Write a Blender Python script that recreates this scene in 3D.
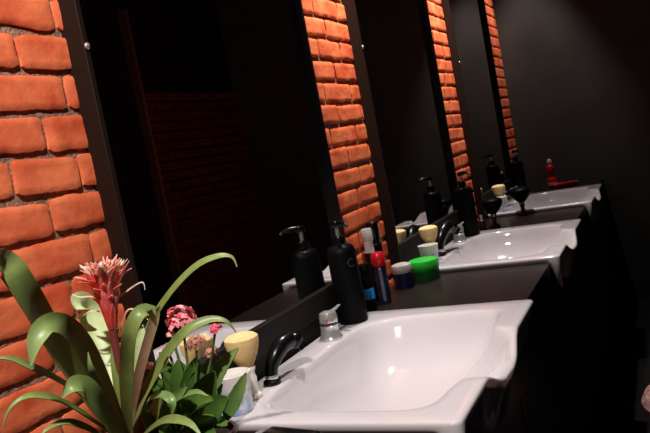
import bpy, bmesh, math, random
from mathutils import Vector, Matrix, noise
random.seed(7)
PI = math.pi
for o in list(bpy.data.objects): bpy.data.objects.remove(o)
scn = bpy.context.scene
COL = scn.collection

# ------------------------------------------------------------ camera
FPX = 711.8
CP = Vector((0.0, -0.8888, 0.4562))
CR = Vector((0.41581798, -0.89061885, -0.18410181)).normalized()
CU = Vector((0.15517512, -0.12998373, 0.97929817)).normalized()
CF = Vector((0.89611165, 0.43577781, -0.08415231)).normalized()
cam_d = bpy.data.cameras.new('camera'); cam = bpy.data.objects.new('camera', cam_d); COL.objects.link(cam)
cam_d.sensor_fit = 'HORIZONTAL'; cam_d.sensor_width = 36.0; cam_d.lens = FPX / 650 * 36
cam_d.clip_start = 0.02
M = Matrix((CR, CU, -CF)).transposed().to_4x4(); M.translation = CP
cam.matrix_world = M
scn.camera = cam
def at(px, py, X):            # a measured pixel becomes a point on the plane x = X
    d = CF + CR * ((px - 325) / FPX) - CU * ((py - 216.5) / FPX)
    return CP + d * ((X - CP.x) / d.x)

# ------------------------------------------------------------ world, lamps, exposure
scn.view_settings.view_transform = 'Standard'; scn.view_settings.look = 'None'
scn.view_settings.gamma = 1; scn.view_settings.use_curve_mapping = False
scn.view_settings.exposure = 0.0
w = bpy.data.worlds.new('world'); scn.world = w; w.use_nodes = True
w.node_tree.nodes['Background'].inputs[0].default_value = (1.0, 0.9, 0.85, 1)
w.node_tree.nodes['Background'].inputs[1].default_value = 0.012
def spot(name, loc, tgt, power, angle=95, blend=.6, rad=.02, col=(1, .90, .84)):
    l = bpy.data.lights.new(name, 'SPOT'); o = bpy.data.objects.new(name, l); COL.objects.link(o)
    l.energy = power; l.spot_size = math.radians(angle); l.spot_blend = blend; l.shadow_soft_size = rad; l.color = col
    o.location = loc; o.rotation_euler = (Vector(tgt) - Vector(loc)).to_track_quat('-Z', 'Y').to_euler()
    return o
spot('ceiling_spotlight', (0.08, -0.60, 1.66), (0.76, -0.14, 0.34), 150, angle=56)
spot('ceiling_spotlight', (2.02, -0.24, 1.78), (1.88, -0.12, 0.2), 118, angle=75)
spot('ceiling_spotlight', (3.32, -0.24, 1.78), (3.15, -0.14, 0.0), 108, angle=70)
spot('ceiling_spotlight', (4.62, -0.28, 1.85), (4.6, -0.10, 0.0), 42, angle=64)
for wx in (2.04, 3.33, 4.72):         # narrow warm spots added to brighten the tops of the brick strips
    spot('added_brick_spot', (wx, -0.30, 1.62), (wx + .06, 0.0, 0.92), 62 if wx < 4 else 14, angle=36, blend=1.0, col=(1, .84, .62))

# ------------------------------------------------------------ materials
def mat(name, col, rough=.5, metal=0, col2=None, scale=20, bump=0, bscale=60, spec=.5, trans=0, coat=0, ior=None, sss=0, detail=4):
    m = bpy.data.materials.new(name); m.use_nodes = True; nt = m.node_tree; b = nt.nodes['Principled BSDF']
    b.inputs['Base Color'].default_value = (*col, 1); b.inputs['Roughness'].default_value = rough
    b.inputs['Metallic'].default_value = metal; b.inputs['Specular IOR Level'].default_value = spec
    b.inputs['Transmission Weight'].default_value = trans; b.inputs['Coat Weight'].default_value = coat
    if ior: b.inputs['IOR'].default_value = ior
    if sss:
        b.inputs['Subsurface Weight'].default_value = sss; b.inputs['Subsurface Scale'].default_value = .01
    tc = nt.nodes.new('ShaderNodeTexCoord')
    if col2:
        n = nt.nodes.new('ShaderNodeTexNoise'); n.inputs['Scale'].default_value = scale; n.inputs['Detail'].default_value = detail
        r = nt.nodes.new('ShaderNodeMapRange'); r.inputs[1].default_value = .35; r.inputs[2].default_value = .65
        x = nt.nodes.new('ShaderNodeMix'); x.data_type = 'RGBA'
        x.inputs[6].default_value = (*col, 1); x.inputs[7].default_value = (*col2, 1)
        nt.links.new(tc.outputs['Object'], n.inputs['Vector']); nt.links.new(n.outputs['Fac'], r.inputs[0])
        nt.links.new(r.outputs[0], x.inputs[0]); nt.links.new(x.outputs[2], b.inputs['Base Color'])
    if bump:
        n = nt.nodes.new('ShaderNodeTexNoise'); n.inputs['Scale'].default_value = bscale; n.inputs['Detail'].default_value = 6
        u = nt.nodes.new('ShaderNodeBump'); u.inputs['Strength'].default_value = bump; u.inputs['Distance'].default_value = .004
        nt.links.new(tc.outputs['Object'], n.inputs['Vector']); nt.links.new(n.outputs['Fac'], u.inputs['Height'])
        nt.links.new(u.outputs[0], b.inputs['Normal'])
    return m
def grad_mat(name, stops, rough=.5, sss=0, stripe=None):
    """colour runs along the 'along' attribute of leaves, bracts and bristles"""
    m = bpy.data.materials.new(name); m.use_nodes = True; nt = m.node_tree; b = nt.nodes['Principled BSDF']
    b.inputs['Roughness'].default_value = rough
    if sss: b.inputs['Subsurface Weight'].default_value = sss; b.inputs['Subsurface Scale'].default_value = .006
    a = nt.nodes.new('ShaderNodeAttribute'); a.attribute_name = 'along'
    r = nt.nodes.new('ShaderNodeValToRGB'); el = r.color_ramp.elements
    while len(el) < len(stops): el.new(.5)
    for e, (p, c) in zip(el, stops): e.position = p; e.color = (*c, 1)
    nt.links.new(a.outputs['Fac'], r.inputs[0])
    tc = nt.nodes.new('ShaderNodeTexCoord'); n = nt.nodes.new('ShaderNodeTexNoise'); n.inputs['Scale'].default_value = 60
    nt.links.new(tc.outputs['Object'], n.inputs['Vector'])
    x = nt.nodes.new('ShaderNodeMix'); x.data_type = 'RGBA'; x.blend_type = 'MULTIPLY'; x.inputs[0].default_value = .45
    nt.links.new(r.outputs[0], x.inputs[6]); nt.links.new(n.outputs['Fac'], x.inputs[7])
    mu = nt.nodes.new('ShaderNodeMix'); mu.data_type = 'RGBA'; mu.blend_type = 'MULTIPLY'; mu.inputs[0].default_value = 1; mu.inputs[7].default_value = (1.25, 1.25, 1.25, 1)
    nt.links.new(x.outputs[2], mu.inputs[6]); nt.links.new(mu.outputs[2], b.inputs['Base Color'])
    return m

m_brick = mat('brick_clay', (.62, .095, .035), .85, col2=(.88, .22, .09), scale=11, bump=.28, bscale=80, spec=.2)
m_mortar = mat('mortar', (.20, .12, .085), .95, col2=(.36, .22, .16), scale=60, bump=1.0, bscale=160, spec=.1)
m_black = mat('black_wood', (.006, .0045, .004), .6, col2=(.009, .006, .005), scale=14, spec=.15)
m_side = mat('dark_brown_wood', (.015, .0065, .0045), .6, col2=(.013, .007, .005), scale=18, spec=.15)
m_mirror = mat('mirror_silver', (.82, .84, .82), .0, metal=1)
m_counter = mat('dark_laminate', (.011, .008, .007), .34, col2=(.016, .011, .010), scale=30, bump=.08, bscale=300, spec=.22)
m_cab = mat('cabinet_black', (.010, .006, .005), .4, spec=.3)
m_cer = mat('white_ceramic', (.58, .555, .58), .09, spec=.55, coat=.3)
m_chrome = mat('chrome', (.72, .71, .70), .18, metal=.72)
m_blackpl = mat('black_plastic', (.003, .003, .0035), .25, spec=.3)
m_mattebl = mat('matte_black_plastic', (.0020, .0020, .0022), .45, spec=.08)
m_farwall = mat('far_wall_paint', (.066, .063, .060), .8, col2=(.055, .052, .049), scale=5, bump=.15, bscale=120, spec=.2)
m_dark = mat('dark_paint', (.010, .008, .008), .85, spec=.1)
m_floor = mat('dark_floor', (.006, .006, .006), .5, col2=(.009, .008, .008), scale=3, spec=.2)
m_trim = mat('light_trim', (.16, .07, .055), .6)
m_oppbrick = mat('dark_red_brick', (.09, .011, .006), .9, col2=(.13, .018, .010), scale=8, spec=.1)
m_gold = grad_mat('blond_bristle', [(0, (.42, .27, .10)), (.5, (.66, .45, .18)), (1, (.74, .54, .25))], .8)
m_handle = mat('cream_handle', (.80, .76, .66), .25, spec=.5)
m_white = mat('white_plastic', (.80, .79, .76), .4)
m_cupblue = mat('blue_printed_plastic', (.25, .38, .62), .4, col2=(.80, .82, .84), scale=45)
m_green = mat('green_plastic', (.02, .50, .04), .35, spec=.5)
m_greenjar = mat('dark_green_plastic', (.015, .16, .03), .3)
m_blue = mat('bright_blue_plastic', (.01, .28, .75), .4)
m_navy = mat('navy_plastic', (.006, .009, .045), .35)
m_red = mat('red_plastic', (.52, .008, .015), .28, spec=.5)
m_grayw = mat('grey_white_lid', (.48, .44, .42), .6, col2=(.34, .31, .30), scale=40)
m_clear = mat('cloudy_clear_plastic', (.75, .76, .78), .15, trans=.45, ior=1.4)
m_silver = mat('brushed_silver', (.50, .49, .47), .3, metal=.8)
m_pot = mat('brown_pot', (.055, .022, .014), .5, col2=(.035, .014, .010), scale=30)
m_pot2 = mat('dark_red_pot', (.07, .018, .014), .45)
m_soil = mat('soil', (.02, .012, .008), 1, bump=1, bscale=200)
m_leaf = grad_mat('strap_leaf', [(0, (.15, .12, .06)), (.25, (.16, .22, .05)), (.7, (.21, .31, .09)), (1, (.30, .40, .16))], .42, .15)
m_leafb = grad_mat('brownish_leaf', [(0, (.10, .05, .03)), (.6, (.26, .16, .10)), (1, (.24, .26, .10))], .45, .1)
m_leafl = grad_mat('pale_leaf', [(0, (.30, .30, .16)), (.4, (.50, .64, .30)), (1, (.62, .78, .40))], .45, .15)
m_bract = grad_mat('red_bract', [(0, (.55, .07, .05)), (.35, (.95, .09, .07)), (.8, (.98, .17, .16)), (1, (.99, .60, .50))], .5, .2)
m_tip = grad_mat('cream_bract', [(0, (.92, .25, .20)), (.5, (.98, .66, .52)), (1, (1, .88, .72))], .5, .2)
m_stemr = mat('dark_red_stem', (.16, .03, .03), .5)
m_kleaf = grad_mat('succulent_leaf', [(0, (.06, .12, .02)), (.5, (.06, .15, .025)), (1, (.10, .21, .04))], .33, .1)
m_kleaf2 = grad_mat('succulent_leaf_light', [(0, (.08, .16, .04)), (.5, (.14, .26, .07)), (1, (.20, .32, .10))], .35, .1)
m_pink = mat('pink_petal', (.99, .10, .20), .6, col2=(.99, .50, .50), scale=170)
m_dpink = mat('deep_pink_petal', (.88, .06, .13), .6, col2=(.92, .22, .28), scale=200)
m_dull = mat('faded_petal', (.42, .14, .11), .7, col2=(.55, .30, .18), scale=200)
m_bud = mat('pale_bud', (.80, .45, .38), .6)
m_kstem = mat('green_stem', (.12, .18, .05), .5)
m_fabric = mat('patterned_upholstery', (.20, .03, .045), .8, col2=(.30, .22, .18), scale=55)
m_drainh = mat('drain_dark', (.05, .05, .05), .5)
m_seam = mat('seam_dark', (.03, .03, .03), .5)
m_label = mat('faint_grey_print', (.045, .045, .048), .3)

# ------------------------------------------------------------ helpers
def link(name, bm, m, parent=None, smooth=True, mats=None):
    me = bpy.data.meshes.new(name)
    bmesh.ops.recalc_face_normals(bm, faces=bm.faces[:])
    bm.to_mesh(me); bm.free()
    for mm in (mats or [m]): me.materials.append(mm)
    if smooth:
        for p in me.polygons: p.use_smooth = True
    o = bpy.data.objects.new(name, me); COL.objects.link(o)
    if smooth:
        try: me.set_sharp_from_angle(angle=math.radians(38))
        except Exception: pass
    if parent: o.parent = parent
    return o
def thing(name, label, cat, loc=(0, 0, 0), rz=0, group=None):
    o = bpy.data.objects.new(name, None); COL.objects.link(o); o.location = loc; o.rotation_euler = (0, 0, rz)
    o.empty_display_size = .05; o['label'] = label; o['category'] = cat
    if group: o['group'] = group
    return o
def tag(o, label, cat, group=None):
    o['label'] = label; o['category'] = cat
    if group: o['group'] = group
    return o
def struct(name, bm, m, smooth=False):
    o = link(name, bm, m, None, smooth); o['kind'] = 'structure'; return o
def dup(root, loc, label, rz=None):
    r = root.copy(); COL.objects.link(r); r.location = loc; r['label'] = label
    if rz is not None: r.rotation_euler = (0, 0, rz)
    for ch in list(root.children):
        c = ch.copy(); COL.objects.link(c); c.parent = r
        for g in list(ch.children):
            d = g.copy(); COL.objects.link(d); d.parent = c
    return r
def box(bm, a, b, bev=0, seg=2):
    bm2 = bmesh.new(); bmesh.ops.create_cube(bm2, size=1)
    for v in bm2.verts:
        v.co = Vector([(a[i] + b[i]) / 2 + v.co[i] * (b[i] - a[i]) for i in range(3)])
    if bev: bmesh.ops.bevel(bm2, geom=bm2.edges[:], offset=bev, segments=seg, affect='EDGES', profile=.5)
    merge(bm, bm2); return bm
def merge(bm, bm2):
    me = bpy.data.meshes.new('t'); bm2.to_mesh(me); bm2.free(); bm.from_mesh(me); bpy.data.meshes.remove(me)
def B(a, b, bev=0): return box(bmesh.new(), a, b, bev)
def lathe(prof, seg=32, bm=None, c=(0, 0, 0), axis=None):
    bm = bm or bmesh.new(); rings = []
    Q = Matrix.Identity(3) if axis is None else Vector(axis).to_track_quat('Z', 'Y').to_matrix()
    c = Vector(c)
    for r, z in prof:
        if r < 1e-5: rings.append([bm.verts.new(c + Q @ Vector((0, 0, z)))])
        else: rings.append([bm.verts.new(c + Q @ Vector((r * math.cos(2 * PI * i / seg), r * math.sin(2 * PI * i / seg), z))) for i in range(seg)])
    for a, b in zip(rings, rings[1:]):
        for i in range(seg):
            j = (i + 1) % seg
            if len(a) == 1 and len(b) == 1: continue
            if len(a) == 1: bm.faces.new((a[0], b[i], b[j]))
            elif len(b) == 1: bm.faces.new((a[i], a[j], b[0]))
            else: bm.faces.new((a[i], a[j], b[j], b[i]))
    return bm
def tube(path, rads, seg=12, bm=None, flat=1.0):
    bm = bm or bmesh.new(); P_ = [Vector(p) for p in path]
    if not hasattr(rads, '__len__'): rads = [rads] * len(P_)
    up = Vector((0, 0, 1)); rings = []
    t0 = (P_[1] - P_[0]).normalized(); n = t0.cross(up)
    if n.length < .05: n = t0.cross(Vector((0, 1, 0)))
    n.normalize()
    for i, p in enumerate(P_):
        t = (P_[min(i + 1, len(P_) - 1)] - P_[max(i - 1, 0)]).normalized()
        n = (n - t * n.dot(t)).normalized(); b = t.cross(n)
        rings.append([bm.verts.new(p + (n * math.cos(2 * PI * k / seg) + b * math.sin(2 * PI * k / seg) * flat) * rads[i]) for k in range(seg)])
    for a, b in zip(rings, rings[1:]):
        for i in range(seg): j = (i + 1) % seg; bm.faces.new((a[i], a[j], b[j], b[i]))
    bm.faces.new(rings[0][::-1]); bm.faces.new(rings[-1])
    return bm
def spline(pts, n=24):
    pts = [Vector(p) for p in pts]; out = []
    k = len(pts) - 1
    for i in range(n + 1):
        u = i / n * k; j = min(int(u), k - 1); f = u - j
        p0 = pts[max(j - 1, 0)]; p1 = pts[j]; p2 = pts[j + 1]; p3 = pts[min(j + 2, k)]
        out.append(.5 * ((2 * p1) + (p2 - p0) * f + (2 * p0 - 5 * p1 + 4 * p2 - p3) * f * f + (3 * p1 - p0 - 3 * p2 + p3) * f ** 3))
    return out
def ribbon(bm, path, width, hint, n=22, fold=.25, thick=.0012, shape=None, nw=6, hint2=None):
    """a strap or blade with a curved cross-section and real thickness"""
    lay = bm.verts.layers.float.get('along') or bm.verts.layers.float.new('along')
    pts = spline(path, n); top = []; bot = []
    hint = Vector(hint)
    for i, p in enumerate(pts):
        u = i / n
        t = (pts[min(i + 1, n)] - pts[max(i - 1, 0)]).normalized()
        h = hint if hint2 is None else hint.lerp(Vector(hint2), u)
        s = t.cross(h).normalized(); nn = s.cross(t).normalized()
        wv = width * (shape(u) if shape else 1)
        ra = []; rb = []
        for k in range(nw + 1):
            q = k / nw * 2 - 1
            c = p + s * (q * wv / 2) + nn * (fold * wv * (q * q) - fold * wv * .3)
            v = bm.verts.new(c); v[lay] = u; ra.append(v)
            v = bm.verts.new(c - nn * thick); v[lay] = u; rb.append(v)
        top.append(ra); bot.append(rb)
    for i in range(n):
        for k in range(nw):
            bm.faces.new((top[i][k], top[i][k + 1], top[i + 1][k + 1], top[i + 1][k]))
            bm.faces.new((bot[i][k], bot[i + 1][k], bot[i + 1][k + 1], bot[i][k + 1]))
        for k, f in ((0, 1), (nw, 0)):
            bm.faces.new((top[i][k], top[i + 1][k], bot[i + 1][k], bot[i][k]))
    for i in (0, n):
        for k in range(nw): bm.faces.new((top[i][k], top[i][k + 1], bot[i][k + 1], bot[i][k]))
    return bm

# ------------------------------------------------------------ layout constants
PITCH = 1.3
FR0 = 0.948; FW = 0.897          # frame near edge, frame width
CT = -0.02                        # counter top height (sink rim is 0)
XF = 4.92                         # far wall
CEIL = 2.1; FLOOR = -0.85
MY = -0.024                       # mirror plane

# ------------------------------------------------------------ structure: brick wall
def brick_wall():
    bm = bmesh.new(); me_idx = 0
    bh = .0665; z0 = -.055
    covers = [(FR0 + k * PITCH + .03, FR0 + k * PITCH + FW - .03) for k in range(3)]
    def visible(xa, xb, za):
        for a, b in covers:
            if xa > a and xb < b and za > .10: return False
        return True
    faces_m = []
    def brick(xa, xb, za, zb):
        nx = max(4, int((xb - xa) / .009)); nz = 9
        dy = random.uniform(-.003, .003); ph = random.uniform(0, 50)
        tz = random.uniform(-.0025, .0025)
        g = {}
        for i in range(nx + 1):
            for j in range(nz + 1):
                u = i / nx; v = j / nz
                ex = min(u, 1 - u) * (xb - xa); ez = min(v, 1 - v) * (zb - za)
                r = .0032
                dx = max(0, 1 - ex / r); dz = max(0, 1 - ez / r)
                drop = min(1, math.sqrt(dx * dx + dz * dz)) ** 2 * .0022
                x = xa + u * (xb - xa); z = za + v * (zb - za) + tz * (u - .5) * 2
                nn = noise.noise(Vector((x * 30, z * 30, ph)))
                n2 = noise.noise(Vector((x * 90, z * 90, ph + 9)))
                if j in (0, nz): z += nn * .0028 + n2 * .0016
                if i in (0, nx):
                    x += nn * .004
                    z += (.5 - v) * .006 * (1 if 0 < j < nz else 2.0) * .6
                y = -.0075 + dy * .5 + drop + nn * .0012 + n2 * .0007
                g[i, j] = bm.verts.new((x, y, z))
        for i in range(nx):
            for j in range(nz): bm.faces.new((g[i, j], g[i + 1, j], g[i + 1, j + 1], g[i, j + 1]))
        # sides going back into the mortar
        loop = [g[i, 0] for i in range(nx + 1)] + [g[nx, j] for j in range(1, nz + 1)] + [g[i, nz] for i in range(nx - 1, -1, -1)] + [g[0, j] for j in range(nz - 1, 0, -1)]
        bk = [bm.verts.new((v.co.x, .010, v.co.z)) for v in loop]
        for i in range(len(loop)):
            j = (i + 1) % len(loop); bm.faces.new((loop[i], loop[j], bk[j], bk[i]))
    known = {12: .939, 11: .846, 10: .930, 9: .865, 8: .922, 7: .842, 6: .911}      # joints beside the first frame
    for r in range(24):
        # joint (bottom of row r) heights measured: .61 is the underside of row 10
        za = .613 + (r - 10) * bh; zb = za + bh - .012
        # measured vertical joints near the left frame, then bricks about 20 cm long
        odd = r % 2
        j0 = {1: .858, 0: .927}[odd] + random.uniform(-.012, .012)
        j0 = known.get(r, j0) - .005
        x = j0 - .105 * 6
        xs = []
        L = .188
        x = j0
        while x > .1: x -= L + random.uniform(-.012, .012)
        xs = [x]
        while xs[-1] < XF:
            nxt = xs[-1] + L + random.uniform(-.022, .022)
            if abs(nxt - j0) < L * .45: nxt = j0
            elif nxt > 1.1 and len(xs) and xs[-1] <= 1.1: nxt = 1.12 + (0 if odd else .1)
            xs.append(nxt)
        for a, b in zip(xs, xs[1:]):
            b2 = min(b, XF)
            if b2 - a < .03: continue
            if visible(a, b2, za):
                brick(a + .004, b2 - .004, za + random.uniform(-.001, .001), zb + random.uniform(-.0015, .0015))
    nb = len(bm.faces)
    # mortar bed
    n1, n2 = 420, 40
    box(bm, (.1, -.0012, z0), (XF, .06, CEIL))
    o = link('wall_left', bm, None, None, True, mats=[m_brick, m_mortar])
    for i, p in enumerate(o.data.polygons): p.material_index = 0 if i < nb else 1
    o['kind'] = 'structure'
brick_wall()

struct('floor', B((-1.0, -2.15, FLOOR - .05), (XF + .1, .1, FLOOR)), m_floor)
struct('ceiling', B((-1.0, -2.15, CEIL), (XF + .1, .1, CEIL + .05)), m_dark)
struct('wall_far', B((XF, -2.15, FLOOR), (XF + .1, .1, CEIL)), m_farwall)
struct('wall_right', B((-1.0, -2.25, FLOOR), (XF + .1, -2.15, CEIL)), m_dark)
# low brick part of the opposite wall, seen only as a dim reflection in the mirror
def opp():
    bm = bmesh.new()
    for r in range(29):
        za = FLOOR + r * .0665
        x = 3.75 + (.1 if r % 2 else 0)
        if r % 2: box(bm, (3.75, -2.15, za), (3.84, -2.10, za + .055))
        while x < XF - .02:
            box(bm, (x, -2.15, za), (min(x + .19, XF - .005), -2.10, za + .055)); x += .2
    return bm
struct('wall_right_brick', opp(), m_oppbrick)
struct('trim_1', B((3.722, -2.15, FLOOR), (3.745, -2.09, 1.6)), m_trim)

# ------------------------------------------------------------ mirrors in black frames
def make_mirror():
    t = thing('framed_mirror', 'black framed wall mirror nearest the camera, between wide brick area and first brick strip', 'mirror', (FR0, 0, 0), 0, 'framed wall mirrors')
    z0, z1 = .045, 1.45
    st = .013
    link('backing_board', B((.004, -.020, CT + .002), (FW - .004, -.0145, z1 - .004)), m_black, t, False)
    link('glass', B((.012, MY, z0 + .02), (FW - .012, -.0204, z1 - .02)), m_mirror, t, False)
    bm = bmesh.new()
    box(bm, (0, -.044, CT + .001), (st, .0, z1), .0015, 1)
    link('stile', bm, m_side, t, False)
    bm = bmesh.new(); box(bm, (FW - st, -.044, CT + .001), (FW, .0, z1), .0015, 1)
    link('stile', bm, m_black, t, False)
    bm = bmesh.new(); box(bm, (st, -.034, z0), (FW - st, -.0245, z0 + .062), .002, 1)
    link('bottom_rail', bm, m_black, t, False)
    bm = bmesh.new(); box(bm, (st, -.040, z1 - .03), (FW - st, -.0245, z1), .002, 1)
    link('top_rail', bm, m_black, t, False)
    return t
mir = make_mirror()
zs = [.711, .785, .785]
def screw(k):
    bm = lathe([(0, 0), (.0058, 0), (.0060, .0012), (.0048, .0035), (.002, .0048), (0, .005)], 16, c=(FR0 + k * PITCH + .0068, -.0441, zs[k]), axis=(0, -1, 0))
    return bm
m2 = dup(mir, (FR0 + PITCH, 0, 0), 'second black framed wall mirror, between the two brick strips')
m3 = dup(mir, (FR0 + 2 * PITCH, 0, 0), 'farthest black framed wall mirror, next to the far grey wall')
for k, mm in enumerate((mir, m2, m3)):
    s = link('screw', screw(k), m_chrome, mm); s.location = (-(FR0 + k * PITCH), 0, 0)

# ------------------------------------------------------------ counter and cabinet
SX0, SX1 = 1.052, 1.820           # first sink, near and far edge
def counter():
    bm = bmesh.new(); y0 = -.512
    edges = [.15] + sum([[SX0 + k * PITCH + .02, SX1 + k * PITCH - .02] for k in range(3)], []) + [XF - .002]
    for i in range(0, len(edges), 2):
        box(bm, (edges[i], y0, CT - .03), (edges[i + 1], -.002, CT))
    for k in range(3):            # narrow strip behind each basin
        box(bm, (SX0 + k * PITCH + .02, -.028, CT - .03), (SX1 + k * PITCH - .02, -.002, CT))
    box(bm, (.15, y0, -.19), (XF - .002, y0 + .022, -.112))
    for i in range(0, len(edges), 2):
        box(bm, (edges[i], y0, -.112), (edges[i + 1], y0 + .022, CT - .03))
    return bm
tag(link('worktop', counter(), m_counter, None, False), 'long dark brown worktop carrying all three white sinks along the brick wall', 'worktop')
def cabinet(k):
    bm = bmesh.new(); a = .15 if k == 0 else .40 + k * PITCH + .005
    b = .40 + (k + 1) * PITCH
    if k == 2: b = 3.0 + 1.0 - .0
    a = [.15, 1.705, 3.005][k]; b = [1.70, 3.0, XF - .004][k]
    t = thing('base_cabinet', ['black cabinet under the worktop below the nearest sink', 'black cabinet under the worktop below the middle sink', 'black cabinet under the worktop below the farthest sink'][k], 'cabinet', ((a + b) / 2, -.25, FLOOR), 0, 'cabinets under the worktop')
    h = (b - a) / 2; H = -.192 - FLOOR
    bb = bmesh.new()
    box(bb, (-h, -.225, 0), (-h + .018, .245, H)); box(bb, (h - .018, -.225, 0), (h, .245, H)); box(bb, (-h + .018, .23, 0), (h - .018, .245, H)); box(bb, (-h + .018, -.225, .06), (h - .018, .23, .078))
    box(bb, (-h + .018, -.2, 0), (h - .018, -.18, .06))
    link('body', bb, m_cab, t, False)
    for s in (0, 1):
        d = link('door', B((-h + .003 + s * h, -.245, .07), (s * h - .003, -.2255, H - .004), .002), m_cab, t, False)
        link('handle', tube([(-.03 + (.06 * s) , -.245, H - .2), (-.03 + (.06 * s), -.262, H - .19), (-.03 + (.06 * s), -.262, H - .10), (-.03 + (.06 * s), -.245, H - .09)], .004, 8), m_blackpl, d)
for k in range(3): cabinet(k)

# ------------------------------------------------------------ sinks
def chaikin(p, n=3):
    for _ in range(n):
        q = []
        for i in range(len(p)):
            a = Vector(p[i]); b = Vector(p[(i + 1) % len(p)]); q += [a * .75 + b * .25, a * .25 + b * .75]
        p = q
    return p
def ray_hit(poly, c, ang):
    d = Vector((math.cos(ang), math.sin(ang))); best = None
    for i in range(len(poly)):
        a = poly[i] - c; e = poly[(i + 1) % len(poly)] - poly[i]
        den = d.x * e.y - d.y * e.x
        if abs(den) < 1e-12: continue
        t = (a.x * e.y - a.y * e.x) / den; s = (a.x * d.y - a.y * d.x) / den
        if t > 0 and -1e-6 <= s <= 1 + 1e-6: best = t if best is None else max(best, t)
    return c + d * best
def smooth(a, b, x):
    t = max(0, min(1, (x - a) / (b - a))); return t * t * (3 - 2 * t)
def make_sink():
    t = thing('salon_sink', 'nearest white ceramic salon sink, beside the potted plants', 'sink', (SX0, 0, 0), 0, 'salon sinks set in the worktop')
    W = SX1 - SX0
    c = Vector((.38, -.285))
    outer = []
    R_ = .014
    def corner(cx, cy, a0):
        for i in range(6): a = a0 + i / 5 * PI / 2; outer.append(Vector((cx + R_ * math.cos(a), cy + R_ * math.sin(a))))
    YB, YF = -.030, -.545
    corner(W - R_, YB - R_, 0); corner(R_, YB - R_, PI / 2); corner(R_, YF + R_, PI)
    for x, y in ((.21, YF), (.26, YF - .003), (.31, YF - .010), (.37, YF - .014), (.43, YF - .010), (.49, YF - .003), (.53, YF)): outer.append(Vector((x, y)))
    corner(W - R_, YF + R_, 1.5 * PI)
    inner = chaikin([Vector((x - SX0, y)) for x, y in [(1.108, -.20), (1.135, -.135), (1.20, -.108), (1.45, -.108), (1.62, -.112), (1.70, -.145), (1.735, -.22), (1.742, -.33), (1.742, -.44), (1.715, -.478), (1.64, -.482), (1.585, -.492), (1.56, -.530), (1.50, -.551), (1.42, -.556), (1.35, -.549), (1.30, -.535), (1.272, -.503), (1.215, -.487), (1.15, -.482), (1.112, -.455), (1.106, -.40)]][::-1], 2)
    N = 288
    def dip(p):
        x = p.x; fx = smooth(.195, .31, x) * (1 - smooth(.39, .535, x))
        return -.036 * fx * smooth(-.44, -.505, p.y)
    angs = [2 * PI * i / N for i in range(N)]
    O = [ray_hit(outer, c, a) for a in angs]
    I = [ray_hit(inner, c, a) for a in angs]
    I = [ (O[i] + (I[i] - O[i]) * max(1, .012 / max((I[i] - O[i]).length, 1e-5))) if (I[i] - O[i]).length < .012 else I[i] for i in range(N)]
    bm = bmesh.new(); loops = []
    def onrm(i):
        a = O[(i + 1) % N] - O[i - 1]; return Vector((a.y, -a.x)).normalized()
    def front(i): return smooth(-.50, -.54, O[i].y)
    # skirt from the bottom up to the rounded edge
    def skz(i):
        return -.0195 - .088 * front(i)
    def rec(i): return .030 * front(i) * smooth(.012, .05, O[i].x)
    for off, f in ((-.006, 1.0), (-.003, .98), (-.001, .5)):
        loops.append([bm.verts.new((O[i].x + onrm(i).x * off * 1.0, O[i].y + onrm(i).y * off + rec(i) * f, dip(O[i]) * (1 - f * .0) + (skz(i)) * f if f > .6 else dip(O[i]) - .008 + (skz(i) + .008) * .35)) for i in range(N)])
    for off, z in ((0, -.007), (-.0012, -.0035), (-.0035, -.001), (-.007, 0)):
        loops.append([bm.verts.new((O[i].x + onrm(i).x * off, O[i].y + onrm(i).y * off, dip(O[i]) + z)) for i in range(N)])
    for s in (.45, .8):
        loops.append([bm.verts.new((*(O[i] - onrm(i) * .007).lerp(I[i], s), dip((O[i] - onrm(i) * .007).lerp(I[i], s)) + .0)) for i in range(N)])
    loops.append([bm.verts.new((*I[i], dip(I[i]) - .0005)) for i in range(N)])
    cd = Vector((.36, -.27))
    for s, z in ((.988, -.003), (.972, -.008), (.945, -.021), (.905, -.044), (.85, -.068), (.76, -.094), (.64, -.116), (.5, -.134), (.35, -.147), (.2, -.156), (.075, -.160)):
        row = []
        for i in range(N):
            p = cd + (I[i] - cd) * s; dz = dip(I[i]) * max(0, (s - .55) / .45)
            # the notch slopes gently into the bowl
            fx = smooth(.165, .27, I[i].x) * (1 - smooth(.42, .555, I[i].x)) * smooth(-.45, -.52, I[i].y)
            zn = -.036 - .132 * (1 - s) ** .85
            fn = smooth(.195, .31, I[i].x) * (1 - smooth(.39, .535, I[i].x)) * smooth(-.44, -.505, I[i].y)
            zz = z * (1 - fn) + zn * fn
            zz = max(zz, -.160)
            row.append(bm.verts.new((p.x, p.y, zz)))
        loops.append(row)
    for a, b in zip(loops, loops[1:]):
        for i in range(N): j = (i + 1) % N; bm.faces.new((a[i], a[j], b[j], b[i]))
    bm.faces.new(loops[-1])
    o = link('basin', bm, m_cer, t)
    o.data.set_sharp_from_angle(angle=math.radians(80))
    link('drain', lathe([(.0, -.1575), (.012, -.1575), (.014, -.1555), (.022, -.1548), (.026, -.1565), (.027, -.159)], 28, c=(cd.x, cd.y, 0)), m_chrome, t)
    return t
sink = make_sink()
dup(sink, (SX0 + PITCH, 0, 0), 'middle white ceramic salon sink, behind the green jar')
dup(sink, (SX0 + 2 * PITCH, 0, 0), 'farthest white ceramic salon sink, near the small red bottle')

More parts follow.
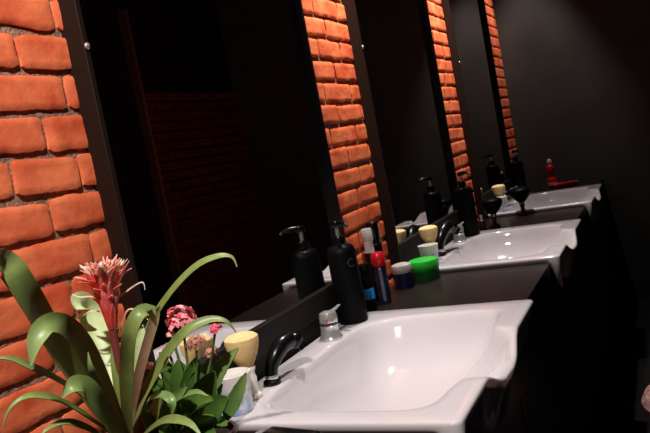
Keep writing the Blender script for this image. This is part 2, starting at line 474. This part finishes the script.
# ------------------------------------------------------------ chrome mixers
def make_mixer():
    t = thing('mixer_tap', 'chrome mixer tap on the back rim of the nearest sink', 'tap', (1.57, -.080, .0), 0, 'chrome mixer taps on the sinks')
    link('body', lathe([(0, .0), (.029, .0), (.030, .004), (.026, .009), (.0235, .028), (.0235, .036), (.022, .037), (0, .037)], 36), m_chrome, t)
    link('seam_ring', lathe([(.0220, .0365), (.0226, .0375), (.0226, .040), (.0220, .041)], 36), m_seam, t)
    link('cap', lathe([(0, .0405), (.0235, .0405), (.0242, .046), (.0235, .058), (.021, .066), (.012, .071), (0, .072)], 36, axis=(.12, .04, 1)), m_chrome, t)
    lv = link('lever', tube([(.010, -.004, .066), (.028, -.010, .069), (.046, -.015, .074)], [.008, .0065, .005], 12, flat=.5), m_chrome, t)
    link('marker_dot', lathe([(0, .0), (.003, .0), (.003, .0012), (0, .0015)], 12, c=(-.0215, -.007, .052), axis=(-1, -.35, .2)), m_red, t)
    return t
mx = make_mixer()
dup(mx, (1.58 + PITCH, -.082, 0), 'chrome mixer tap on the back rim of the middle sink')
dup(mx, (1.58 + 2 * PITCH, -.082, 0), 'chrome mixer tap on the back rim of the farthest sink')

# ------------------------------------------------------------ black hand showers
def make_spray():
    t = thing('hand_shower', 'black hand shower curving up from the back rim of the nearest sink', 'hand shower', (1.257, -.082, 0), 0, 'black hand showers on the sinks')
    link('collar', lathe([(0, 0), (.019, 0), (.0195, .003), (.018, .008), (.0135, .010), (0, .010)], 28), m_blackpl, t)
    link('chrome_ring', lathe([(.011, .0105), (.0135, .0105), (.0142, .013), (.0138, .018), (.0125, .020), (.011, .020)], 28, axis=(.22, -.02, 1)), m_chrome, t)
    pts = spline([(.002, 0, .016), (.009, -.001, .034), (.024, -.006, .054), (.048, -.011, .069), (.075, -.016, .072)], 20)
    rad = [.0130 + .0065 * smooth(0, .8, i / 20) for i in range(21)]
    link('handle', tube(pts, rad, 20), m_blackpl, t)
    h = link('head', lathe([(0, -.0195), (.012, -.0165), (.018, -.009), (.0195, 0), (.018, .009), (.011, .016), (0, .0185)], 28, c=(.092, -.019, .066)), m_blackpl, t)
    link('spray_face', lathe([(0, 0), (.011, 0), (.012, .004), (.011, .009), (0, .009)], 24, c=(.102, -.028, .053), axis=(.35, -.5, -.6)), m_mattebl, h)
    return t
sp = make_spray()
sp2 = dup(sp, (1.257 + PITCH + .04, -.078, 0), 'black hand shower curving up from the back rim of the middle sink')
sp2.scale = (1.5, 1.2, 1.3)
dup(sp, (1.257 + 2 * PITCH, -.082, 0), 'black hand shower curving up from the back rim of the farthest sink')

# ------------------------------------------------------------ black pump bottles
def make_bottle():
    t = thing('pump_bottle', 'tall black pump bottle on the nearest sink, beside the chrome tap', 'bottle', (1.722, -.079, 0), math.radians(12), 'black pump bottles on the sinks')
    link('body', lathe([(0, 0), (.040, 0), (.0435, .003), (.044, .008), (.044, .060), (.0428, .061), (.0428, .063), (.0436, .064), (.0432, .190), (.041, .202), (.034, .210), (.022, .214), (.018, .216), (0, .216)], 48), m_mattebl, t)
    link('collar', lathe([(0, .215), (.0175, .215), (.018, .218), (.018, .232), (.016, .236), (.007, .238), (0, .238)], 28), m_blackpl, t)
    link('pump_stem', lathe([(0, .237), (.0065, .237), (.0065, .262), (0, .262)], 16), m_silver, t)
    bm = lathe([(0, .262), (.013, .262), (.0155, .266), (.0155, .274), (.013, .279), (0, .280)], 24)
    tube([(0, 0, .272), (-.02, -.018, .274), (-.04, -.036, .272), (-.047, -.042, .264)], [.008, .0065, .005, .0038], 12, bm)
    link('pump_head', bm, m_blackpl, t)
    # printed ring mark on the body
    bm = bmesh.new(); prev = None
    for i in range(33):
        a = math.radians(40 + i * 280 / 32)
        th = math.radians(218) + .011 * math.cos(a) / .044
        row = []
        for rr in (.0095, .0115):
            th = math.radians(226) + rr * math.cos(a) / .044; z = .165 + rr * math.sin(a)
            row.append(bm.verts.new((.0438 * math.cos(th), .0438 * math.sin(th), z)))
        if prev: bm.faces.new((prev[0], prev[1], row[1], row[0]))
        prev = row
    link('printed_mark', bm, m_label, t)
    t.scale = (.91, .91, 1)
    return t
bt = make_bottle()
dup(bt, (1.722 + PITCH, -.095, 0), 'tall black pump bottle standing at the middle sink')
dup(bt, (1.722 + 2 * PITCH, -.095, 0), 'tall black pump bottle standing at the farthest sink')

# ------------------------------------------------------------ shaving brushes and cups
def bristles(bm, prof, n=260, rad=.0011, z0=0):
    lay = bm.verts.layers.float.new('along')
    seg = 40
    rings = []
    H0 = prof[0][1]; H1 = prof[-1][1]
    for r, z in prof:
        row = []
        for i in range(seg * 2):
            a = PI * i / seg
            rr = r * (1 + .012 * (1 if i % 2 else -1)) if r > .004 else r
            v = bm.verts.new((rr * math.cos(a), rr * math.sin(a), z)); v[lay] = (z - H0) / (H1 - H0); row.append(v)
        rings.append(row)
    for a, b in zip(rings, rings[1:]):
        for i in range(seg * 2): j = (i + 1) % (seg * 2); bm.faces.new((a[i], a[j], b[j], b[i]))
    bm.faces.new(rings[-1]); bm.faces.new(rings[0])
    # loose hair ends
    R_ = prof[-2][0]
    for k in range(n):
        a = random.uniform(0, 2 * PI); r = R_ * math.sqrt(random.random())
        p0 = Vector((r * math.cos(a), r * math.sin(a), H1 - .010 - .25 * (r / R_) ** 2 * .012)); p1 = p0 + Vector((math.cos(a) * r * .12, math.sin(a) * r * .12, .012 - .004 * (r / R_) ** 2))
        q = Vector((-math.sin(a), math.cos(a), 0)) * rad * .7; e = Vector((math.cos(a), math.sin(a), 0)) * rad * .7
        vs = [bm.verts.new(p0 + q), bm.verts.new(p0 - q * .6 + e), bm.verts.new(p0 - q * .6 - e), bm.verts.new(p1)]
        for v in vs: v[lay] = .95
        for f in ((0, 1, 3), (1, 2, 3), (2, 0, 3)): bm.faces.new([vs[i] for i in f])
    return bm
def make_brush():
    t = thing('shaving_brush', 'blond shaving brush with cream handle, standing upright on the nearest sink', 'brush', (1.178, -.080, 0), 0, 'blond shaving brushes on the sinks')
    link('handle', lathe([(0, 0), (.0215, 0), (.0225, .003), (.0225, .008), (.017, .013), (.0155, .022), (.0175, .034), (.018, .044), (.0155, .052), (.0165, .058), (.019, .062), (.019, .066), (.0155, .069), (0, .069)], 32), m_handle, t)
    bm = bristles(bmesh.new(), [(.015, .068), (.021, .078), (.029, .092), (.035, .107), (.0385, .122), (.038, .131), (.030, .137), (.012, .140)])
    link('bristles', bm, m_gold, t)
    t.scale = (.90, .90, .97)
    return t
br = make_brush()
dup(br, (1.178 + PITCH + .0, -.085, 0), 'blond shaving brush standing behind the green jar at the middle sink')
dup(br, (1.178 + 2 * PITCH, -.085, 0), 'blond shaving brush beyond the black duster brushes at the farthest sink')
def make_cup():
    t = thing('shaving_cup', 'white cup with blue print on the nearest sink, half hidden by the pink flowering plant', 'cup', (1.112, -.088, 0), 0, 'white shaving cups on the sinks')
    link('body', lathe([(0, 0), (.029, 0), (.031, .002), (.0325, .03), (.0345, .052), (.0325, .053), (.031, .030), (.029, .004), (0, .004)], 36), m_cupblue, t)
    link('rim_band', lathe([(.0346, .050), (.0352, .053), (.0375, .078), (.0380, .083), (.0365, .083), (.0352, .0765), (.0330, .052)], 36), m_white, t)
    link('soap', lathe([(0, .071), (.020, .072), (.0325, .069), (.034, .060), (0, .060)], 28), m_white, t)
    t.scale = (.94, .94, .92)
    return t
cp = make_cup()
dup(cp, (1.112 + PITCH, -.095, 0), 'white cup on the middle sink, right behind the green jar')
dup(cp, (1.112 + 2 * PITCH, -.10, 0), 'white cup with blue print on the farthest sink, behind the black duster brushes')

# ------------------------------------------------------------ items between the first and second sink
t = thing('spray_tube', 'slim black tube with a bright blue band, next to the nearest pump bottle', 'bottle', (1.915, -.052, CT))
link('body', lathe([(0, 0), (.0175, 0), (.0185, .002), (.0185, .034), (0, .034)], 28), m_blackpl, t)
link('blue_band', lathe([(.0180, .0345), (.0187, .035), (.0187, .067), (.0180, .0675)], 28), m_blue, t)
link('upper_body', lathe([(0, .067), (.0185, .067), (.0180, .135), (.0165, .140), (0, .141)], 28), m_mattebl, t)
t = thing('mist_bottle', 'dark slim spray bottle with a cloudy clear cap, against the brick strip', 'bottle', (2.030, -.032, CT))
link('body', lathe([(0, 0), (.019, 0), (.0195, .003), (.0195, .145), (.017, .152), (.011, .155), (0, .155)], 28), m_blackpl, t)
link('neck', lathe([(.0, .154), (.015, .154), (.015, .190), (.0, .190)], 24), m_white, t)
link('clear_cap', lathe([(0, .191), (.0172, .191), (.0178, .194), (.0172, .226), (.014, .230), (0, .231)], 28), m_clear, t)
t = thing('red_cap_bottle', 'slim dark bottle with a round red cap, beside the blue-banded tube', 'bottle', (1.985, -.073, CT))
link('body', lathe([(0, 0), (.017, 0), (.018, .003), (.0185, .10), (.014, .112), (.010, .118), (0, .118)], 28), m_navy, t)
link('silver_stripe', B((-.0192, -.012, .012), (-.0182, -.002, .105)), m_silver, t, False)
link('red_cap', lathe([(0, .116), (.017, .117), (.0215, .124), (.0225, .137), (.0215, .150), (.016, .159), (0, .161)], 28), m_red, t)
t = thing('capped_bottle', 'tallest black capped bottle, standing behind the cloudy clear cap against the brick strip', 'bottle', (2.082, -.033, CT))
link('body', lathe([(0, 0), (.015, 0), (.021, .003), (.021, .17), (.0185, .173), (0, .173)], 24), m_mattebl, t)
link('cap', lathe([(0, .1732), (.0185, .1732), (.0195, .176), (.0195, .240), (.017, .243), (0, .243)], 24), m_blackpl, t)
def jar(name, label, loc, r, h, lidh, mb, ml, dome=.004):
    t = thing(name, label, 'jar', loc)
    link('body', lathe([(0, 0), (r * .92, 0), (r * .96, .003), (r * .97, h), (0, h)], 40), mb, t)
    link('lid', lathe([(0, h + .0005), (r * .98, h + .0005), (r, h + .003), (r, h + lidh - .004), (r * .95, h + lidh), (r * .6, h + lidh + dome), (0, h + lidh + dome)], 40), ml, t)
    return t
jar('cream_jar', 'jar with greyish white lid and navy base, left of the green jar', (2.180, -.070, CT), .034, .052, .026, m_navy, m_grayw)
jar('gel_jar', 'wide jar with bright green lid in front of the middle sink', (2.285, -.110, CT), .052, .034, .034, m_greenjar, m_green)

# ------------------------------------------------------------ black duster brushes by the middle sink's far side
def duster(loc, label, s):
    t = thing('duster_brush', label, 'brush', loc, 0, 'black neck duster brushes')
    link('handle', lathe([(0, 0), (.024 * s, 0), (.026 * s, .004), (.024 * s, .014), (.011 * s, .022), (.010 * s, .040), (.013 * s, .052), (.012 * s, .060), (0, .060)], 28), m_pot2, t)
    link('ferrule', lathe([(.0115 * s, .0565), (.0145 * s, .057), (.0155 * s, .068), (0, .068)], 28), m_silver, t)
    bm = bristles(bmesh.new(), [(.014 * s, .067), (.030 * s, .082), (.046 * s, .102), (.054 * s, .120), (.052 * s, .130), (.042 * s, .139), (.016 * s, .144)], 200)
    link('bristles', bm, m_mattebl, t)
duster((3.600, -.225, CT), 'black duster brush standing upright in front of the farthest sink', 1.0)
duster((3.270, -.150, CT), 'black duster brush with reddish handle, nearer one beside the middle sink', .92)
t = thing('red_vial', 'small dark red bottle in front of the nearer black duster brush', 'bottle', (3.19, -.110, CT))
link('body', lathe([(0, 0), (.014, 0), (.015, .003), (.015, .055), (.008, .062), (0, .062)], 20), m_pot2, t)
link('cap', lathe([(0, .062), (.008, .062), (.0085, .080), (0, .081)], 20), m_silver, t)

# ------------------------------------------------------------ far end: red bottle, clipper
t = thing('hair_clipper', 'small red and black hair clipper lying at the far end of the worktop', 'clipper', (4.69, -.31, CT), math.radians(-60))
bm = bmesh.new(); box(bm, (-.085, -.021, .002), (.06, .021, .034), .010, 3); link('body', bm, m_red, t)
bm = bmesh.new(); box(bm, (.060, -.022, .006), (.085, .022, .028), .003, 2); link('blade', bm, m_silver, t)
bm = bmesh.new(); box(bm, (-.11, -.012, .008), (-.085, .012, .026), .005, 2); link('cable_plug', bm, m_blackpl, t)
bm = bmesh.new(); box(bm, (-.03, -.009, .0335), (.02, .009, .0375), .0015, 1); link('switch', bm, m_blackpl, t)
t = thing('red_tonic_bottle', 'small upright red bottle with pale cap and label beside the far wall', 'bottle', (4.82, -.215, CT))
link('body', lathe([(0, 0), (.030, 0), (.032, .004), (.032, .045), (.027, .060), (.0175, .072), (.0175, .085), (.025, .098), (.026, .128), (.020, .142), (.012, .148), (0, .149)], 32), m_red, t)
link('label', lathe([(.0324, .006), (.0326, .007), (.0326, .030), (.0324, .031)], 32), m_bud, t)
link('cap', lathe([(0, .149), (.013, .149), (.016, .154), (.016, .168), (.011, .182), (0, .185)], 24), m_bud, t)
t = thing('trimmer_stand', 'black trimmer charging stand behind the farthest pump bottle', 'stand', (4.53, -.085, 0.0))
bm = bmesh.new(); box(bm, (-.035, -.03, 0), (.035, .03, .02), .005, 2); link('base', bm, m_mattebl, t)
bm = bmesh.new(); box(bm, (-.012, -.014, .020), (.012, .014, .135), .005, 2); link('trimmer', bm, m_blackpl, t)
bm = bmesh.new(); box(bm, (-.014, -.009, .1355), (.014, .009, .150), .002, 1); link('trimmer_head', bm, m_silver, t)
pts = spline([(4.60, -.13, .004 + CT), (4.62, -.17, .004 + CT), (4.60, -.22, .004 + CT), (4.64, -.27, .004 + CT), (4.66, -.25, .004 + CT + .0)], 24)
tag(link('power_cable', tube(pts, .003, 8), m_blackpl), 'thin black cable lying beside the small red bottle', 'cable')

# ------------------------------------------------------------ near black clipper, lower edge of picture
t = thing('black_hair_clipper', 'black hair clipper lying on the worktop just in front of the nearest sink', 'clipper', (.985, -.26, CT), math.radians(80))
bm = bmesh.new(); box(bm, (-.07, -.022, .001), (.045, .022, .037), .012, 3); link('body', bm, m_blackpl, t)
bm = bmesh.new(); box(bm, (.045, -.021, .006), (.068, .021, .028), .003, 2); link('blade', bm, m_silver, t)

# ------------------------------------------------------------ bromeliad
BX, BY = .765, -.145
brom = thing('bromeliad', 'tall potted bromeliad with long strap leaves and one red flower head', 'plant', (BX, BY, CT))
def L(v): return Vector(v) - Vector((BX, BY, CT))
link('pot', lathe([(0, 0), (.036, 0), (.038, .003), (.047, .080), (.050, .082), (.050, .092), (.046, .092), (.044, .078), (0, .078)], 36), m_pot, brom)
link('soil', lathe([(0, .083), (.03, .084), (.0445, .0795), (.044, .0785)], 28), m_soil, brom)
HV = Vector((-.75, -.55, .35))
def strap(pix, width, m=None, hint=HV, fold=.16, taper=.55, base=.55, hint2=None, n=28):
    path = [L(at(*p)) for p in pix]
    def shp(u): return (base + (1 - base) * smooth(0, .35, u)) * (1 - (1 - taper * (0)) * smooth(taper, 1.02, u) * .93)
    bm = ribbon(bmesh.new(), path, width * .84, hint, n, fold, .0011, shp, hint2=hint2)
    return link('leaf', bm, m or m_leaf, brom)
bx = .765
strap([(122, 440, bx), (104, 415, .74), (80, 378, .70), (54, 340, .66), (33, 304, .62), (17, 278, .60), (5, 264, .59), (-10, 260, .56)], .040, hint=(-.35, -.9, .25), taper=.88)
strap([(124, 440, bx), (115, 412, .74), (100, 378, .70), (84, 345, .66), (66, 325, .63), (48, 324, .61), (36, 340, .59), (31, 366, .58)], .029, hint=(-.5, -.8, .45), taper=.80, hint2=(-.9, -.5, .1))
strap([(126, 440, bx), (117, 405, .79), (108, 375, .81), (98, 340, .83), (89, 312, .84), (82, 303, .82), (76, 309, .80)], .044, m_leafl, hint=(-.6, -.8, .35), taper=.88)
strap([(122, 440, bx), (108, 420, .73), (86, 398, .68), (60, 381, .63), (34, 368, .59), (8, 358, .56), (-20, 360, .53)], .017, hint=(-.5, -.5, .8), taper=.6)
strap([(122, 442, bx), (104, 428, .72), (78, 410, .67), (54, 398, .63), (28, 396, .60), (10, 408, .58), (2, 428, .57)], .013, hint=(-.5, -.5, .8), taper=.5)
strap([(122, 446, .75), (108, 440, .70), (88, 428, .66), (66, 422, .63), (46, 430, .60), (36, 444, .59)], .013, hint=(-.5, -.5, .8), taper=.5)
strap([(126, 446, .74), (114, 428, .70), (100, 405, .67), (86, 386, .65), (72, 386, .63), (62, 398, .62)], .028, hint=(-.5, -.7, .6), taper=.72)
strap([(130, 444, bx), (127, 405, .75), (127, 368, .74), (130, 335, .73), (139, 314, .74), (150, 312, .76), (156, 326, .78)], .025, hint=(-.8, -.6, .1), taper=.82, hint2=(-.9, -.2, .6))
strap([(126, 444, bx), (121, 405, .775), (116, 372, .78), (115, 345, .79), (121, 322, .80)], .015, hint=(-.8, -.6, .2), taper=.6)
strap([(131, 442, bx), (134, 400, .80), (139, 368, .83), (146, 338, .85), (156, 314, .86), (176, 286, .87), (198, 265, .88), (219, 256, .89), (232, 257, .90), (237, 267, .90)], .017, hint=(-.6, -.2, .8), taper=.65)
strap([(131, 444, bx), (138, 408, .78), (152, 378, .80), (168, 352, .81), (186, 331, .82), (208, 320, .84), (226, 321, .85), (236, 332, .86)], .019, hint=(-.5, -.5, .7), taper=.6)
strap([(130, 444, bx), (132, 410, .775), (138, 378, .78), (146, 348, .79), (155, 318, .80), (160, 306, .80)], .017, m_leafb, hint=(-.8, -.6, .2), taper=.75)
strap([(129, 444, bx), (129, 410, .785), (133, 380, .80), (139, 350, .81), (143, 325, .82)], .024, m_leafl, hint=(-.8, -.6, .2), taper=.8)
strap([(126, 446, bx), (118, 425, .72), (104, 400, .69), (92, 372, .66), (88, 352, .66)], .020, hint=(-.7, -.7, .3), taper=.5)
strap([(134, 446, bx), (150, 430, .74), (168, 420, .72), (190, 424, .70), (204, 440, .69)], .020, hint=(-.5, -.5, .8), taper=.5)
# flower head
fb = at(113, 330, .79); ft = at(102, 262, .79)
ax = (ft - fb).normalized()
link('flower_stem', tube([L(at(128, 440, bx)), L(at(123, 390, .785)), L(fb)], [.006, .0055, .006], 12), m_stemr, brom)
Q = ax.to_track_quat('Z', 'Y').to_matrix()
fl = None
bm = bmesh.new(); bm.verts.layers.float.new('along')
def bract(bm, ang, h0, out, up, wd, curl=0, base=.006):
    d = Q @ Vector((math.cos(ang), math.sin(ang), 0))
    p0 = fb + ax * h0 + d * base * .6
    p1 = p0 + ax * up * .35 + d * out * .22
    p2 = p0 + ax * up * .72 + d * out * .60
    p3 = p0 + ax * (up * (1.0 - curl * .10)) + d * out * (1.0 + curl * .15)
    path = [L(p) for p in (p0, p1, p2, p3)]
    ribbon(bm, path, wd * 1.12, -d + ax * .5, 9, .22, .0007, lambda u: (.55 + .45 * math.sin(min(1, u * 1.25) * PI * .6)) * (1 - smooth(.45, 1.02, u) * .93), 4)
for ring, (n_, h0, out, up, wd) in enumerate([(9, .002, .022, .060, .020), (11, .008, .028, .074, .021), (13, .018, .036, .076, .019), (14, .028, .042, .070, .016), (14, .040, .038, .066, .015), (13, .048, .028, .062, .014)]):
    for i in range(n_):
        a = 2 * PI * (i + .5 * (ring % 2)) / n_ + random.uniform(-.15, .15)
        k = random.uniform(.85, 1.15)
        bract(bm, a, h0, out * k * (.74 if ring < 4 else .62), up * random.uniform(.9, 1.06), wd, random.choice((0, 0, 1.2)))
link('bracts', bm, m_bract, brom)
bm = bmesh.new(); bm.verts.layers.float.new('along')
for i in range(34):
    a = i * 2.399; r = .020 * math.sqrt((i + .5) / 34)
    bract(bm, a, .062, r * 1.3, .038 + random.uniform(-.003, .004), .019, 0, base=r)
link('flower_tips', bm, m_tip, brom)
bm = bmesh.new(); bm.verts.layers.float.new('along')     # curling dry threads
for pix in ([(118, 335, .80), (126, 312, .80), (134, 309, .80), (142, 312, .81), (148, 320, .81)], [(112, 320, .79), (100, 312, .78), (90, 311, .77), (83, 316, .77)], [(110, 300, .79), (94, 296, .78), (80, 297, .77), (72, 294, .77)], [(116, 300, .80), (128, 290, .81), (142, 282, .81), (145, 290, .81)]):
    ribbon(bm, [L(at(*p)) for p in pix], .0035, HV, 12, .2, .0006, lambda u: 1 - .8 * u, 2)
link('dry_tendrils', bm, m_tip, brom)

# ------------------------------------------------------------ kalanchoe
KX, KY = .895, -.175
kal = thing('kalanchoe', 'low potted succulent with rounded dark leaves and pink flower clusters', 'plant', (KX, KY, CT))
def K(v): return Vector(v) - Vector((KX, KY, CT))
link('pot', lathe([(0, 0), (.034, 0), (.036, .003), (.044, .064), (.047, .066), (.047, .074), (.043, .074), (.041, .062), (0, .062)], 36), m_pot2, kal)
link('soil', lathe([(0, .067), (.03, .068), (.0415, .0635), (.041, .0625)], 28), m_soil, kal)
def kleaf(base, tip, width, m=None, hint=HV, sag=.01, fold=.14):
    a = K(at(*base)); b = K(at(*tip)); mid = (a + b) / 2 + Vector((0, 0, sag))
    def shp(u):
        s = math.sin(PI * min(1, (u * .93 + .045)) ** .85)
        return max(.08, s) * (1 + .05 * math.sin(u * 40))
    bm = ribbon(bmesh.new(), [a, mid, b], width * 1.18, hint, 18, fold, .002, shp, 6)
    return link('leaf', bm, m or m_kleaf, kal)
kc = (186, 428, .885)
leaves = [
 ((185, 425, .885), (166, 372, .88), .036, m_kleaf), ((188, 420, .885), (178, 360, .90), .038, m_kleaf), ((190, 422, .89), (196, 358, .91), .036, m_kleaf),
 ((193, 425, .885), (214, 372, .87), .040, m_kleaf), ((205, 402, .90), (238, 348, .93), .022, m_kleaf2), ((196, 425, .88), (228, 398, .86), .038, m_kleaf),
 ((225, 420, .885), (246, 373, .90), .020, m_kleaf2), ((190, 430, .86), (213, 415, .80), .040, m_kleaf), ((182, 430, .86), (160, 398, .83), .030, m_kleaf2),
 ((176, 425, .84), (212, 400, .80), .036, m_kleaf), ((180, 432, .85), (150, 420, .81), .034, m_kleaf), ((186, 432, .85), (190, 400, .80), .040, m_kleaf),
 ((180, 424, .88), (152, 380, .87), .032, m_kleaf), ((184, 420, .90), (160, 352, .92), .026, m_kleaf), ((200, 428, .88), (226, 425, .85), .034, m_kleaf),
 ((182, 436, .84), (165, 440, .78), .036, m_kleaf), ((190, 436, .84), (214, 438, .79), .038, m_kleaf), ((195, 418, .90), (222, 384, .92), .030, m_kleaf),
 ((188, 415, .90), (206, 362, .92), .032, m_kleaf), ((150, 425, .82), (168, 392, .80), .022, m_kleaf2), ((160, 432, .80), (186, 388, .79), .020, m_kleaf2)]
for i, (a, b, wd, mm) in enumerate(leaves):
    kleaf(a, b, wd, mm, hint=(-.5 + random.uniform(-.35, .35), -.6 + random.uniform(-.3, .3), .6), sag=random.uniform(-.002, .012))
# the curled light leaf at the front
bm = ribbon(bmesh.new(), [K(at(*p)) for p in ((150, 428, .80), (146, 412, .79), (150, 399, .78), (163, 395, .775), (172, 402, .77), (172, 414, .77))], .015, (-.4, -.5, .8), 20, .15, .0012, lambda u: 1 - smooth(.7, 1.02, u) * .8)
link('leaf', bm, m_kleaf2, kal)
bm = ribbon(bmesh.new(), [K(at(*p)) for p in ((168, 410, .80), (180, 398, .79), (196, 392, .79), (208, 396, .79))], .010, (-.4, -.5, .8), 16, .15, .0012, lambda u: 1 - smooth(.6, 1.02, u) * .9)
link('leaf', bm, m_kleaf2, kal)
def floret(bm, p, nrm, r):
    q = Vector(nrm).normalized().to_track_quat('Z', 'Y').to_matrix(); a0 = random.uniform(0, PI)
    for k in range(5):
        a = a0 + k * 2 * PI / 5
        pts = [(0, -.18 * r, 0), (.45, -.42, .12), (.95, -.36, .10), (1.12, 0, .05), (.95, .36, .10), (.45, .42, .12)]
        vs = []
        for (u, v, z) in [(0, 0, .02)] + pts[1:]:
            v3 = Vector((u * math.cos(a) - v * math.sin(a), u * math.sin(a) + v * math.cos(a), z)) * r
            vs.append(p + q @ v3)
        tv = [bm.verts.new(x) for x in vs]; bv = [bm.verts.new(x - (q @ Vector((0, 0, 1))) * .0006) for x in vs]
        bm.faces.new(tv); bm.faces.new(bv[::-1])
        for i in range(len(tv)): j = (i + 1) % len(tv); bm.faces.new((tv[i], bv[i], bv[j], tv[j]))
def cluster(c, R_, n, m, stem_from, fr=.0055, sq=.75):
    c = at(*c); s = link('flower_stalk', tube([K(v) for v in spline([at(*stem_from), (at(*stem_from) + c) / 2 + Vector((.004, 0, 0)), c - Vector((0, 0, R_ * .3))], 8)], [.0022] * 9, 8), m_kstem, kal)
    link('flower_core', lathe([(0, -R_ * .5), (R_ * .45, -R_ * .3), (R_ * .55, 0), (R_ * .4, R_ * .25), (0, R_ * .35)], 14, None, K(c)), m if m is not m_bud else m_kstem, s)
    bm = bmesh.new()
    for i in range(n):
        z = 1 - 1.55 * (i + .5) / n; a = i * 2.399; rr = math.sqrt(max(0, 1 - z * z))
        d = Vector((rr * math.cos(a), rr * math.sin(a), z * sq))
        floret(bm, K(c + d * R_ * random.uniform(.72, 1.08)), d + Vector((random.uniform(-.7, .7), random.uniform(-.7, .7), .3 + random.uniform(-.4, .4))), fr * random.uniform(.8, 1.15))
    f = link('flower_cluster', bm, m, kal, False)
    return f
cluster((181, 318, .90), .0235, 58, m_pink, (190, 400, .90), .0064)
cluster((171, 334, .885), .006, 8, m_bud, (186, 395, .89), .004)
cluster((215, 329, .89), .0085, 14, m_dpink, (203, 400, .89), .0045)
cluster((196, 343, .90), .016, 36, m_dull, (194, 400, .90), .004)
cluster((212, 352, .90), .011, 20, m_dull, (200, 400, .90), .004)
cluster((149, 366, .90), .007, 9, m_bud, (176, 405, .88), .004)
cluster((168, 350, .905), .009, 14, m_dull, (182, 400, .89), .0035)

# ------------------------------------------------------------ stool at lower right
st = thing('padded_stool', 'low stool with reddish patterned seat at the lower right edge', 'stool', (2.13, -.735 - .175, FLOOR))
H = -.40 - FLOOR
link('seat', lathe([(0, H - .035), (.15, H - .035), (.168, H - .022), (.172, H), (.160, H + .022), (.10, H + .036), (0, H + .040)], 48), m_fabric, st)
link('seat_pan', lathe([(0, H - .045), (.145, H - .045), (.15, H - .0355), (0, H - .0355)], 40), m_blackpl, st)
link('column', lathe([(0, .04), (.025, .04), (.025, H - .0455), (0, H - .0455)], 20), m_blackpl, st)
link('base', lathe([(0, 0), (.17, 0), (.17, .012), (.06, .03), (.028, .041), (0, .041)], 40), m_blackpl, st)
